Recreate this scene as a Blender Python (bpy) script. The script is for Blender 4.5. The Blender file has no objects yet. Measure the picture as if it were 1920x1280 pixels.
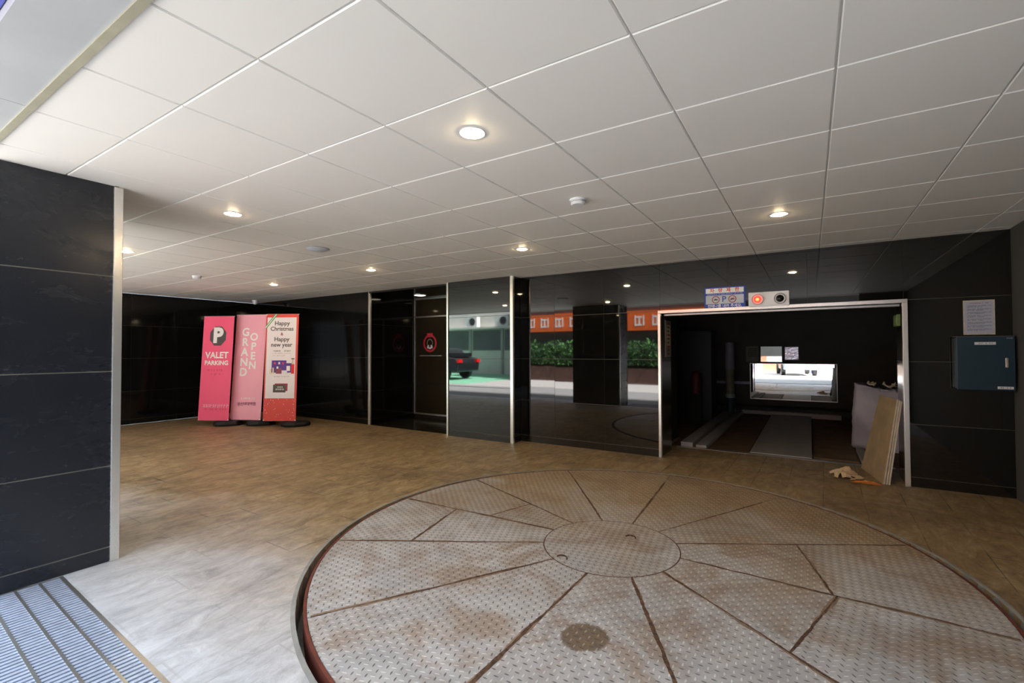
import bpy, bmesh, math, random
from math import pi, sin, cos, radians as R
from mathutils import Vector, Matrix
random.seed(7)
D = bpy.data; SC = bpy.context.scene; COL = SC.collection
ZC = 2.428      # ceiling height
YW = 5.936      # back wall plane
XR = 1.55       # right wall plane
XL = -10.7      # left wall plane

# ---------------------------------------------------------------- camera
cam = D.objects.new('camera', D.cameras.new('camera')); COL.objects.link(cam); SC.camera = cam
cr = Vector((0.84767, 0.53051, -0.00375)); cu = Vector((0.01296, -0.01364, 0.99982)); cf = Vector((-0.53037, 0.84757, 0.01844))
m3 = Matrix((cr, cu, -cf)).transposed()
cam.matrix_world = Matrix.Translation((0, 0, 1.348)) @ m3.to_4x4()
cam.data.sensor_width = 36; cam.data.lens = 16.4326; cam.data.shift_x = -0.00566
cam.data.clip_start = .02; cam.data.clip_end = 200
# ---------------------------------------------------------------- world, exposure
SC.view_settings.view_transform = 'Standard'; SC.view_settings.look = 'None'
SC.view_settings.gamma = 1; SC.view_settings.use_curve_mapping = False; SC.view_settings.exposure = 0.32
w = D.worlds.new('overcast_sky'); SC.world = w; w.use_nodes = True
bg = w.node_tree.nodes['Background']; bg.inputs[0].default_value = (.74, .86, 1.0, 1); bg.inputs[1].default_value = 4.0
sun = D.objects.new('street_sun', D.lights.new('street_sun', 'SUN')); COL.objects.link(sun)   # runs along the street, stays outside the canopy
sun.data.energy = 50; sun.data.angle = R(3); sun.data.color = (1, .98, .97)
sun.rotation_euler = Vector((-.62, -.10, -.78)).to_track_quat('-Z', 'Y').to_euler()
LAMP = 300.0    # downlight diffuser strength

# ---------------------------------------------------------------- materials
def lin(h):
    v = [int(h[i:i + 2], 16) / 255 for i in (0, 2, 4)]
    return tuple(c / 12.92 if c <= .04045 else ((c + .055) / 1.055) ** 2.4 for c in v) + (1,)
class NT:
    def __init__(s, name):
        s.m = D.materials.new(name); s.m.use_nodes = True; s.t = s.m.node_tree
        s.b = s.t.nodes['Principled BSDF']
    def n(s, kind, **kw):
        x = s.t.nodes.new(kind)
        for k, v in kw.items():
            if k in ('i',):
                for kk, vv in v.items(): x.inputs[kk].default_value = vv
            else: setattr(x, k, v)
        return x
    def l(s, a, b): s.t.links.new(a, b)
    def math(s, op, a, b=None, c=None):
        x = s.n('ShaderNodeMath', operation=op)
        for i, v in enumerate((a, b, c)):
            if v is None: continue
            if isinstance(v, (int, float)): x.inputs[i].default_value = v
            else: s.l(v, x.inputs[i])
        return x.outputs[0]
    def ramp(s, fac, stops):
        x = s.n('ShaderNodeValToRGB'); e = x.color_ramp.elements
        while len(e) < len(stops): e.new(.5)
        for k, (p, c) in enumerate(stops):
            e[k].position = p; e[k].color = c if not isinstance(c, (int, float)) else (c, c, c, 1)
        s.l(fac, x.inputs[0]); return x.outputs[0]
    def noise(s, vec, scale, detail=4, rough=.55, dist=0):
        x = s.n('ShaderNodeTexNoise'); x.inputs['Scale'].default_value = scale; x.inputs['Detail'].default_value = detail
        x.inputs['Roughness'].default_value = rough; x.inputs['Distortion'].default_value = dist
        if vec is not None: s.l(vec, x.inputs['Vector'])
        return x.outputs['Fac']
    def pos(s, scale=(1, 1, 1), rot=(0, 0, 0), loc=(0, 0, 0), src='Object'):
        c = s.n('ShaderNodeTexCoord'); m = s.n('ShaderNodeMapping')
        m.inputs['Scale'].default_value = scale; m.inputs['Rotation'].default_value = rot; m.inputs['Location'].default_value = loc
        s.l(c.outputs[src], m.inputs['Vector']); return m.outputs[0]
    def mix(s, f, a, b):
        x = s.n('ShaderNodeMix', data_type='RGBA')
        for k, v in ((0, f), (6, a), (7, b)):
            if isinstance(v, (int, float)): x.inputs[k].default_value = v
            elif isinstance(v, tuple): x.inputs[k].default_value = v
            else: s.l(v, x.inputs[k])
        return x.outputs[2]
    def bump(s, h, strength, dist=.01):
        x = s.n('ShaderNodeBump'); x.inputs['Strength'].default_value = strength; x.inputs['Distance'].default_value = dist
        s.l(h, x.inputs['Height']); s.l(x.outputs[0], s.b.inputs['Normal'])
    def set(s, base=None, rough=None, metal=None, ior=None, **kw):
        for k, v in (('Base Color', base), ('Roughness', rough), ('Metallic', metal), ('IOR', ior)):
            if v is None: continue
            if isinstance(v, (int, float, tuple)): s.b.inputs[k].default_value = v
            else: s.l(v, s.b.inputs[k])
        for k, v in kw.items(): s.b.inputs[k].default_value = v
        return s.m
def simple(name, hexc, rough=.5, metal=0, var=.12, scale=9, ior=None, bump=0):
    t = NT(name); c = lin(hexc); nz = t.noise(t.pos(), scale)
    lo = tuple(x * (1 - var) for x in c[:3]) + (1,); hi = tuple(min(1, x * (1 + var)) for x in c[:3]) + (1,)
    if bump: t.bump(nz, bump)
    return t.set(t.ramp(nz, [(.3, lo), (.7, hi)]), rough, metal, ior)
def emit(name, col, s):
    t = NT(name); return t.set((0, 0, 0, 1), .5, **{'Emission Color': col, 'Emission Strength': s})

def granite(name, base, rough0, rough1, ior, smear=0, bluish=False):
    t = NT(name); p = t.pos()
    f = t.noise(p, 340, 2, .6); c = t.ramp(f, [(.45, base), (.75, tuple(x * 2.2 for x in base[:3]) + (1,))])
    sm = t.noise(t.pos((1, 1, 2.2)), 3.1, 6, .65, .6)
    r = t.math('MULTIPLY_ADD', sm, rough1 - rough0, rough0)
    if smear:
        s1 = t.noise(t.pos((1, 2.5, 6), (0.3, 0, 0)), 5, 8, .7, 1.2)
        msk = t.math('MULTIPLY', t.ramp(s1, [(.56, 0), (.8, 1)]), t.ramp(sm, [(.45, 0), (.75, 1)]))
        c = t.mix(t.math('MULTIPLY', msk, smear), c, (.17, .18, .20, 1))
    return t.set(c, r, 0, ior)
M = {}
M['granite'] = granite('polished_black_granite', (.0045, .0043, .004, 1), .0, .05, 1.75)
M['granite_dim'] = granite('dim_black_granite', (.004, .004, .0035, 1), .03, .12, 1.42)
M['granite_worn'] = granite('worn_black_granite', (.012, .0135, .018, 1), .14, .38, 1.47, .8)
M['granite_floor'] = granite('dark_granite_paving', (.02, .018, .014, 1), .05, .25, 1.5, .2)
M['chrome'] = simple('stainless_trim', 'e9e7e2', .26, .75, .04, 30)
M['mirror_trim'] = simple('mirror_edge_trim', 'b0aea8', .3, .8, .04, 30)
M['alu'] = simple('brushed_aluminium', 'b9b8b4', .35, .9, .08, 30)
M['joint'] = simple('panel_joint_sealant', '77736a', .5, .3, .1)
M['joint_mid'] = simple('panel_joint_grey', '4b4843', .5, .2, .1)
M['joint_dark'] = simple('panel_joint_dark', '2c2a26', .5, .2, .1)
M['ceil'] = simple('white_ceiling_panel', 'efece6', .55, 0, .015, 2)
M['ceil_edge'] = simple('white_panel_edge', 'f6f4ef', .45, 0, .01, 2)
M['black_soffit'] = granite('dark_soffit_panel', (.01, .01, .01, 1), .06, .2, 1.5)
M['white_pl'] = simple('white_plastic', 'e9ebef', .35, 0, .03)
M['blue_pl'] = simple('pale_plastic', 'd3dcea', .35, 0, .03)
M['black_pl'] = simple('black_plastic', '121213', .4, 0, .1)
M['black_rub'] = simple('black_rubber', '0c0c0d', .6, 0, .2)
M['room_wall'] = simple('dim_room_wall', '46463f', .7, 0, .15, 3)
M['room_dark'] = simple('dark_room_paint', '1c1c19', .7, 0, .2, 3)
M['right_wall'] = simple('grey_painted_render', '4b4844', .75, 0, .08, 3)
M['fascia'] = simple('pale_fascia_cladding', 'b9bcbe', .45, 0, .05, 4)
M['fascia_joint'] = simple('fascia_joint', '7e8488', .6)
M['cream_trim'] = simple('cream_edge_trim', 'a8a48e', .5)
M['white_paint'] = simple('white_paint', 'e6e6e2', .5)
M['street_white'] = simple('pale_render', 'd9d8cf', .8, 0, .06, 2)
M['glass_win'] = simple('dark_window_pane', '59625f', .2, 0, .2, 1)
M['pipe'] = simple('grey_pipe', 'a9aaa5', .5)
M['orange'] = simple('orange_sign', 'f06a24', .5, 0, .04)
M['signwhite'] = simple('sign_white', 'f4f4f0', .5, 0, .03)
M['red'] = simple('red_print', 'c0203a', .5, 0, .05)
M['navy_cab'] = simple('navy_cabinet_paint', '1d3647', .42, 0, .06, 3)
M['blue_sign'] = simple('blue_sign_print', '1740ae', .4, 0, .05)
M['label_w'] = simple('white_label', 'e4e3ea', .5, 0, .02)
M['label_k'] = simple('black_print', '1a1a1c', .6, 0, .05)
M['notice'] = simple('notice_paper', 'b4b9cc', .4, 0, .03)
M['deadlamp'] = simple('black_lamp_lens', '0a0d0a', .08, 0, .1)
M['lampred'] = emit('lit_red_lamp', (1, .06, .03, 1), 1.6)
M['lampred_core'] = emit('lit_red_lamp_core', (1, .28, .08, 1), 2.2)
M['lamp'] = emit('lit_downlight', (1, .76, .44, 1), LAMP)
M['lamp_soft'] = emit('lit_soffit_lamp', (1, .85, .62, 1), 5)
M['wood'] = simple('plywood_face', 'a98f6f', .7, 0, .15, 6)
M['wood_edge'] = simple('board_edge', 'c9bfae', .7, 0, .15, 20)
M['wrap'] = simple('cloudy_wrapping_film', 'b9b3c4', .35, 0, .12, 5)
M['wrap_d'] = simple('torn_film', 'cdbfa8', .4, 0, .2, 8)
M['tape'] = simple('torn_paper', 'd2b48e', .8, 0, .15, 20)
M['tape_o'] = simple('orange_tape', 'c97a33', .6, 0, .15, 20)
M['hedge'] = simple('hedge_leaves', '4c7a3a', .8, 0, .5, 7)
M['hedge2'] = simple('shrub_leaves', '2e5030', .8, 0, .5, 7)
M['brick'] = simple('brown_planter', '5d4138', .8, 0, .2, 5)
M['turf'] = simple('green_paved_verge', '7fbf9b', .8, 0, .15, 4)
M['steel_red'] = simple('primer_red_rim', '6a3226', .7, .2, .3, 12)
M['mirror'] = simple('mirror_silver', 'e6e8e8', .012, 1, .01, 2)
M['door_glass'] = granite('bronze_door_glass', (.020, .016, .009, 1), .02, .05, 1.6)
M['car_w'] = simple('silver_car_paint', 'dfe3e6', .2, .3, .02)
M['car_k'] = simple('dark_car_paint', '25282c', .2, .3, .05)
M['tail'] = simple('red_tail_lens', 'd31822', .2, 0, .05)
M['pallet'] = simple('grey_pallet_steel', 'a8a19b', .6, .2, .1, 6)
M['lane'] = simple('brown_rusty_lane', '705a42', .75, 0, .3, 4)

# floor: stamped concrete
def floor_mat():
    t = NT('stamped_concrete_floor'); p = t.pos()
    wp = t.n('ShaderNodeTexNoise'); wp.inputs['Scale'].default_value = 1.7; wp.inputs['Detail'].default_value = 4
    sc0 = t.n('ShaderNodeVectorMath', operation='SCALE'); sc0.inputs['Scale'].default_value = .5; t.l(wp.outputs['Color'], sc0.inputs[0])
    ad = t.n('ShaderNodeVectorMath', operation='ADD'); t.l(t.pos((1.5, .62, 1), (0, 0, .2)), ad.inputs[0]); t.l(sc0.outputs[0], ad.inputs[1])
    st = t.noise(ad.outputs[0], 6.5, 12, .78, .7)
    big = t.noise(p, .8, 5, .6, .6); fine = t.noise(p, 48, 5, .75); mid = t.noise(p, 7, 6, .7, 1)
    c1 = t.ramp(st, [(.3, lin('949599')), (.5, lin('bcbdc0')), (.7, lin('d6d7da'))])
    brown = t.ramp(st, [(.3, lin('604e3a')), (.5, lin('957c59')), (.7, lin('b9a37f'))])
    sp = t.n('ShaderNodeSeparateXYZ'); t.l(p, sp.inputs[0])     # painted light: cool daylight tone in front, warm lamplight brown deeper in
    y = t.math('MULTIPLY_ADD', big, 1.8, sp.outputs[1]); y = t.math('MULTIPLY_ADD', sp.outputs[0], -.17, y); y = t.math('MULTIPLY_ADD', mid, .5, y)
    f = t.ramp(t.math('MULTIPLY', y, .1), [(.27, 0), (.43, 1)])
    c = t.mix(f, c1, brown)
    br = t.n('ShaderNodeTexBrick', offset=.42, squash=1); br.inputs['Scale'].default_value = 1
    br.inputs['Mortar Size'].default_value = .005; br.inputs['Brick Width'].default_value = .6; br.inputs['Row Height'].default_value = .3
    br.inputs['Mortar Smooth'].default_value = .1
    wv = t.n('ShaderNodeVectorMath', operation='ADD'); t.l(t.pos((1, 1, 1), (0, 0, pi / 2 + .02)), wv.inputs[0])
    nz = t.n('ShaderNodeTexNoise'); nz.inputs['Scale'].default_value = 4; sc = t.n('ShaderNodeVectorMath', operation='SCALE'); sc.inputs['Scale'].default_value = .04
    t.l(nz.outputs['Color'], sc.inputs[0]); t.l(sc.outputs[0], wv.inputs[1]); t.l(wv.outputs[0], br.inputs['Vector'])
    gate = t.ramp(t.noise(p, 2.1, 4), [(.38, 0), (.6, 1)]); jf = t.math('MULTIPLY', br.outputs['Fac'], gate)
    c = t.mix(t.math('MULTIPLY', jf, .75), c, t.mix(f, lin('a9a7a6'), lin('2f261a')))
    c = t.mix(t.math('MULTIPLY', t.ramp(fine, [(.6, 0), (.76, 1)]), .4), c, lin('d2cfca'))
    scr = t.ramp(t.noise(t.pos((.35, 5, 1), (0, 0, .9)), 5, 8, .8, 1.4), [(.63, 0), (.72, 1)]); c = t.mix(t.math('MULTIPLY', scr, .5), c, lin('dedcd8'))
    dark = t.ramp(t.noise(t.pos((.7, 1.5, 1)), 1.1, 8, .72, .8), [(.5, 0), (.76, 1)]); c = t.mix(t.math('MULTIPLY', t.math('MULTIPLY', dark, t.math('MULTIPLY_ADD', f, .72, .28)), .8), c, lin('463a2e'))
    h = t.math('SUBTRACT', t.math('MULTIPLY', st, .7), t.math('MULTIPLY', jf, .6)); h = t.math('ADD', h, t.math('MULTIPLY', fine, .12)); t.bump(h, .55, .014)
    return t.set(c, t.math('MULTIPLY_ADD', mid, .35, .28), 0, 1.45)
M['floor'] = floor_mat()
def plate_mat():
    t = NT('checker_plate_steel'); uv = t.n('ShaderNodeUVMap'); sp = t.n('ShaderNodeSeparateXYZ'); t.l(uv.outputs[0], sp.inputs[0])
    P = .032
    u = t.math('DIVIDE', sp.outputs[0], P); v = t.math('DIVIDE', sp.outputs[1], P)
    par = t.math('MODULO', t.math('ADD', t.math('FLOOR', u), t.math('FLOOR', v)), 2)
    par = t.math('ABSOLUTE', par)
    fu = t.math('SUBTRACT', t.math('FRACT', u), .5); fv = t.math('SUBTRACT', t.math('FRACT', v), .5)
    inv = t.math('SUBTRACT', 1, par)
    a = t.math('ADD', t.math('MULTIPLY', fu, par), t.math('MULTIPLY', fv, inv))
    b = t.math('ADD', t.math('MULTIPLY', fv, par), t.math('MULTIPLY', fu, inv))
    d = t.math('SQRT', t.math('ADD', t.math('POWER', t.math('DIVIDE', a, .46), 2), t.math('POWER', t.math('DIVIDE', b, .15), 2)))
    lug = t.ramp(d, [(.55, 1), (1, 0)]); ring = t.math('MULTIPLY', t.ramp(d, [(.7, 0), (1.0, 1)]), t.ramp(d, [(1.0, 1), (1.6, 0)]))
    p = t.pos(); n1 = t.noise(p, 1.5, 6, .62, .5); n2 = t.noise(p, 4.5, 7, .7, .8); n3 = t.noise(p, 26, 4, .7)
    c = t.ramp(n2, [(.3, lin('b6b7ba')), (.55, lin('d2d2d2')), (.8, lin('dfddda'))])
    sand = t.ramp(n3, [(.3, lin('9c7c54')), (.7, lin('c2a67c'))])
    s = t.n('ShaderNodeSeparateXYZ'); t.l(p, s.inputs[0])
    gy = t.math('MULTIPLY_ADD', n1, 1.6, t.math('MULTIPLY_ADD', s.outputs[1], .42, -.50))
    c = t.mix(t.math('MULTIPLY', t.ramp(gy, [(.12, 0), (.8, 1)]), .9), c, sand)
    rust = t.ramp(t.noise(t.pos((1, 1, 1), loc=(3, 1, 0)), 2.3, 8, .68, .9), [(.49, 0), (.62, 1)])
    c = t.mix(t.math('MULTIPLY', rust, .62), c, t.ramp(n3, [(.3, lin('84644c')), (.75, lin('b39474'))]))
    grime = t.ramp(t.noise(t.pos((1, 1, 1), loc=(7, 2, 0)), 1.15, 8, .7, .7), [(.47, 0), (.72, 1)]); c = t.mix(t.math('MULTIPLY', grime, .38), c, lin('6b5f52'))
    # round oily patch on one plate
    v2 = t.n('ShaderNodeVectorMath', operation='DISTANCE'); t.l(p, v2.inputs[0]); v2.inputs[1].default_value = (.235, -1.10, .006)
    od = t.math('MULTIPLY_ADD', n2, .09, v2.outputs['Value'])
    oil = t.ramp(od, [(.150, 1), (.165, 0)]); c = t.mix(t.math('MULTIPLY', oil, .86), c, t.ramp(n3, [(.35, lin('3e2c10')), (.7, lin('7d5a26'))]))
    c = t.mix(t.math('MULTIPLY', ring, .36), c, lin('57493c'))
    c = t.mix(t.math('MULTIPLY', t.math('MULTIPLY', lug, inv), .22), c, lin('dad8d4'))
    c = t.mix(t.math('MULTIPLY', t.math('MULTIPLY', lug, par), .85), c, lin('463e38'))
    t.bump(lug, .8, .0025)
    return t.set(c, t.math('MULTIPLY_ADD', n2, .3, .38), .0, 1.5)
M['plate'] = plate_mat()
M['rust_band'] = simple('light_rust_stain', '85705c', .85, 0, .3, 30)
def rust_mat():
    t = NT('rusty_weld_dirt'); n = t.noise(t.pos(), 45, 5, .7); return t.set(t.ramp(n, [(.35, lin('2e2017')), (.55, lin('5b3f2c')), (.8, lin('8a6a4d'))]), .85)
M['weld'] = rust_mat()
def fabric(name, hexc):
    t = NT(name); n = t.noise(t.pos((1, 1, .3)), 3, 3); c = lin(hexc)
    t.bump(n, .15); return t.set(t.ramp(n, [(.3, tuple(x * .93 for x in c[:3]) + (1,)), (.7, c)]), .45)
M['hotpink'] = fabric('rose_banner_fabric', 'ff5f86'); M['pink'] = fabric('pink_banner_fabric', 'fbb3c6')
M['redban'] = fabric('red_banner_fabric', 'e04a42'); M['pale'] = fabric('pale_banner_fabric', 'ede9ee')
M['grey_print'] = simple('grey_print', '565150', .6, 0, .04); M['green_print'] = simple('green_print', '4f9a5c', .6, 0, .05)
M['purple_print'] = simple('purple_print', '5b3a92', .6, 0, .08); M['dred_print'] = simple('dark_red_print', 'a3354a', .6)
M['rose_print'] = simple('rose_print', 'd54a68', .6); M['mauve_print'] = simple('mauve_print', '8c4a5c', .6)
M['cream_print'] = simple('cream_print', 'e4d3b4', .6); M['redvivid'] = simple('vivid_red_print', 'd8232c', .6)
M['grate'] = simple('galvanised_bars', 'b4bdd0', .4, .3, .12, 25)
M['pit'] = simple('wet_drain_pit', '14161b', .5, 0, .3)
M['asphalt'] = simple('street_concrete', '8f8d8b', .8, 0, .12, 3)
M['kerb'] = simple('pale_kerb_stone', 'b5b0ab', .8, 0, .1, 5)

# ---------------------------------------------------------------- mesh builder
class MB:
    def __init__(s): s.v = []; s.f = []; s.mi = []; s.cur = 0; s.uv = None
    def face(s, pts, mi=None):
        k = len(s.v); s.v += [tuple(p) for p in pts]; s.f.append(tuple(range(k, k + len(pts)))); s.mi.append(s.cur if mi is None else mi); return s
    def box(s, a, b, T=None):
        x0, y0, z0 = a; x1, y1, z1 = b; k = len(s.v)
        P = [Vector(p) for p in ((x0, y0, z0), (x1, y0, z0), (x1, y1, z0), (x0, y1, z0), (x0, y0, z1), (x1, y0, z1), (x1, y1, z1), (x0, y1, z1))]
        if T: P = [T @ p for p in P]
        s.v += [tuple(p) for p in P]
        for q in ((3, 2, 1, 0), (4, 5, 6, 7), (0, 1, 5, 4), (1, 2, 6, 5), (2, 3, 7, 6), (3, 0, 4, 7)):
            s.f.append(tuple(k + i for i in q)); s.mi.append(s.cur)
        return s
    def prism(s, poly, z0, z1, T=None):
        n = len(poly); k = len(s.v); P = [Vector((x, y, z0)) for x, y in poly] + [Vector((x, y, z1)) for x, y in poly]
        if T: P = [T @ p for p in P]
        s.v += [tuple(p) for p in P]
        s.f.append(tuple(k + i for i in reversed(range(n)))); s.f.append(tuple(k + n + i for i in range(n))); s.mi += [s.cur] * 2
        for i in range(n):
            j = (i + 1) % n; s.f.append((k + i, k + j, k + n + j, k + n + i)); s.mi.append(s.cur)
        return s
    def lathe(s, prof, seg=24, T=None, caps=True):
        k = len(s.v); n = len(prof)
        for i in range(seg):
            a = 2 * pi * i / seg
            for r, z in prof:
                p = Vector((r * cos(a), r * sin(a), z)); s.v.append(tuple(T @ p if T else p))
        for i in range(seg):
            j = (i + 1) % seg
            for q in range(n - 1):
                s.f.append((k + i * n + q, k + j * n + q, k + j * n + q + 1, k + i * n + q + 1)); s.mi.append(s.cur)
        if caps:
            s.f.append(tuple(k + i * n for i in reversed(range(seg)))); s.f.append(tuple(k + i * n + n - 1 for i in range(seg))); s.mi += [s.cur] * 2
        return s
    def tube(s, pts, r, seg=8):
        pts = [Vector(p) for p in pts]; k = len(s.v)
        for i, p in enumerate(pts):
            d = (pts[min(i + 1, len(pts) - 1)] - pts[max(i - 1, 0)]).normalized()
            a = d.orthogonal().normalized() if i == 0 else (a - d * a.dot(d)).normalized()
            b = d.cross(a); rr = r[i] if isinstance(r, (list, tuple)) else r
            for q in range(seg):
                t = 2 * pi * q / seg; s.v.append(tuple(p + (a * cos(t) + b * sin(t)) * rr))
        for i in range(len(pts) - 1):
            for q in range(seg):
                j = (q + 1) % seg; s.f.append((k + i * seg + q, k + i * seg + j, k + (i + 1) * seg + j, k + (i + 1) * seg + q)); s.mi.append(s.cur)
        s.f.append(tuple(k + q for q in reversed(range(seg)))); s.f.append(tuple(k + (len(pts) - 1) * seg + q for q in range(seg))); s.mi += [s.cur] * 2
        return s
    def build(s, name, mats, parent=None, bevel=0, smooth=False, loc=None, rot=None):
        me = D.meshes.new(name); me.from_pydata(s.v, [], s.f)
        for m in (mats if isinstance(mats, (list, tuple)) else [mats]): me.materials.append(m)
        for p, mi in zip(me.polygons, s.mi): p.material_index = mi; p.use_smooth = smooth
        if s.uv:
            L = me.uv_layers.new(name='UVMap')
            for i, lp in enumerate(me.loops): L.data[i].uv = s.uv(me.vertices[lp.vertex_index].co)
        me.update()
        o = D.objects.new(name, me); COL.objects.link(o)
        if parent: o.parent = parent
        if loc: o.location = loc
        if rot: o.rotation_euler = rot
        if smooth:
            try:
                me.set_sharp_from_angle(angle=R(40))
            except Exception: pass
        if bevel:
            b = o.modifiers.new('bevel', 'BEVEL'); b.width = bevel; b.segments = 2; b.limit_method = 'ANGLE'
        return o
def empty(name, loc=(0, 0, 0), rz=0):
    o = D.objects.new(name, None); COL.objects.link(o); o.location = loc; o.rotation_euler = (0, 0, rz); o.empty_display_size = .1; return o
def tag(o, label=None, cat=None, group=None, kind=None):
    for k, v in (('label', label), ('category', cat), ('group', group), ('kind', kind)):
        if v: o[k] = v
    return o
def struct(o): o['kind'] = 'structure'; return o
def copy_tree(o, parent=None):
    c = o.copy(); COL.objects.link(c); c.parent = parent
    for ch in [x for x in D.objects if x.parent == o]: copy_tree(ch, c)
    return c
def text(body, size, mat, parent, x, z, y=-.003, name='lettering', bold=0, align='CENTER', sx=1, space=1):
    cu = D.curves.new('t', 'FONT'); cu.body = body; cu.size = size; cu.align_x = align; cu.align_y = 'CENTER'
    cu.offset = bold * size; cu.extrude = .0004; cu.space_line = space; cu.resolution_u = 3
    o = D.objects.new('t', cu); COL.objects.link(o)
    dg = bpy.context.evaluated_depsgraph_get(); dg.update()
    me = D.meshes.new_from_object(o.evaluated_get(dg)); D.objects.remove(o); D.curves.remove(cu)
    me.name = name; me.materials.clear(); me.materials.append(mat)
    t = D.objects.new(name, me); COL.objects.link(t); t.parent = parent; t.location = (x, y, z); t.rotation_euler = (pi / 2, 0, 0); t.scale = (sx, 1, 1)
    return t
def marks(mat, parent, x0, x1, z, h, y=-.003, name='fine_print', seed=1, rows=1, gap=.02, fill=.8, thick=.0006):
    rnd = random.Random(seed); mb = MB()
    for r_ in range(rows):
        x = x0; zz = z - r_ * gap; end = x1 if r_ < rows - 1 or rows == 1 else x0 + (x1 - x0) * .7
        while x < end:
            wd = h * rnd.uniform(.45, .95)
            if rnd.random() < fill:
                k = rnd.random()
                if k < .5: mb.box((x, y - thick, zz - h / 2), (x + wd * .3, y, zz + h / 2)); mb.box((x + wd * .3, y - thick, zz + h * .1), (x + wd * .8, y, zz + h * .35))
                else: mb.box((x, y - thick, zz + h * .2), (x + wd * .85, y, zz + h * .45)); mb.box((x, y - thick, zz - h * .45), (x + wd * .85, y, zz - h * .15)); mb.box((x + wd * .4, y - thick, zz - h * .15), (x + wd * .6, y, zz + h * .2))
            x += wd + h * .12
    return mb.build(name, mat, parent)

# ---------------------------------------------------------------- setting: floor with round pit and drain trench
TC = (-1.150, 3.140); TR = 1.985
def gl(x): return .945 - .0436 * (x + 3.83)        # inner line of the drain grate
def floor():
    mb = MB(); z = 0
    sq = (-3.3, 1.0, 1.0, 5.3)  # x0,x1,y0,y1
    N = 96; rr = TR + .04
    per = []
    for i in range(N):
        a = 2 * pi * i / N + pi / 4; c, s_ = cos(a), sin(a); k = 1 / max(abs(c), abs(s_))
        cx, cy = (sq[0] + sq[1]) / 2, (sq[2] + sq[3]) / 2
        per.append((cx + c * k * (sq[1] - sq[0]) / 2, cy + s_ * k * (sq[3] - sq[2]) / 2))
    for i in range(N):
        j = (i + 1) % N; a = 2 * pi * i / N + pi / 4; b = 2 * pi * (i + 1) / N + pi / 4
        A = (TC[0] + rr * cos(a), TC[1] + rr * sin(a)); B = (TC[0] + rr * cos(b), TC[1] + rr * sin(b))
        mb.face([(A[0], A[1], z), (per[i][0], per[i][1], z), (per[j][0], per[j][1], z), (B[0], B[1], z)])
        mb.face([(A[0], A[1], z), (B[0], B[1], z), (B[0], B[1], -.2), (A[0], A[1], -.2)])
    def q(*p): mb.face([(x, y, z) for x, y in p])
    q((XL, 5.3), (sq[0], 5.3), (sq[0], 6.5), (XL, 6.5)); q((sq[0], 5.3), (sq[1], 5.3), (sq[1], 6.75), (sq[0], 6.75)); q((sq[1], 5.3), (XR, 5.3), (XR, 6.75), (sq[1], 6.75))
    q((-3.83, gl(-3.83)), (sq[0], gl(sq[0])), (sq[0], 5.3), (-3.83, 5.3)); q((sq[0], gl(sq[0])), (sq[1], gl(sq[1])), (sq[1], 1.0), (sq[0], 1.0))
    q((sq[1], gl(sq[1])), (XR, gl(XR)), (XR, 5.3), (sq[1], 5.3)); q((XL, .35), (-3.83, .35), (-3.83, 5.3), (XL, 5.3))
    q((XL, 6.5), (-1.7, 6.5), (-1.7, 7.4), (XL, 7.4))
    mb.face([(TC[0] + (rr + .08) * cos(a), TC[1] + (rr + .08) * sin(a), -.19) for a in [2 * pi * i / 48 for i in range(48)]])
    return struct(mb.build('floor', M['floor']))
floor()
# street ground outside
mb = MB(); mb.box((-40, -2.95, -.3), (30, .30, -.004)); struct(mb.build('ground_road', M['asphalt']))
mb = MB(); mb.box((-40, -24, -.3), (30, -2.95, .0)); struct(mb.build('ground_pavement', M['kerb']))
mb = MB(); mb.box((-5.1, .30, -.5), (4, 1.0, -.22)); struct(mb.build('floor_drain_bed', M['pit']))
mb = MB()
for x0, x1 in ((-5.1, -3.83), (3.2, 6)): mb.box((x0, .28, -.3), (x1, .36, -.002))
mb.face([(-3.83, gl(-3.83), 0), (XR, gl(XR), 0), (XR, gl(XR), -.3), (-3.83, gl(-3.83), -.3)])
struct(mb.build('trim_drain_kerb', M['asphalt']))

# grate: galvanised bars across the entrance
g = empty('drain_grate', (-3.83, .945, 0), -.0436)
tag(g, 'long galvanised steel floor drain grate running along the entrance beside the black pillar', 'drain grate')
mb = MB()
for i in range(150): mb.box((.012 + i * .032, -.62, -.028), (.031 + i * .032, -.005, -.006))
mb.build('bars', M['grate'], g)
for k in range(6):
    y = -.095 - k * .1; mb = MB(); mb.box((.0, y - .006, -.03), (4.8, y + .006, -.0015)); mb.build('cross_rail', M['alu'], g)
mb = MB(); mb.box((0, -.012, -.03), (4.8, .006, .001)); mb.box((0, -.645, -.03), (4.8, -.62, 0)); mb.box((-.001, -.645, -.03), (.010, .006, 0)); mb.build('frame', M['alu'], g)

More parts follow.
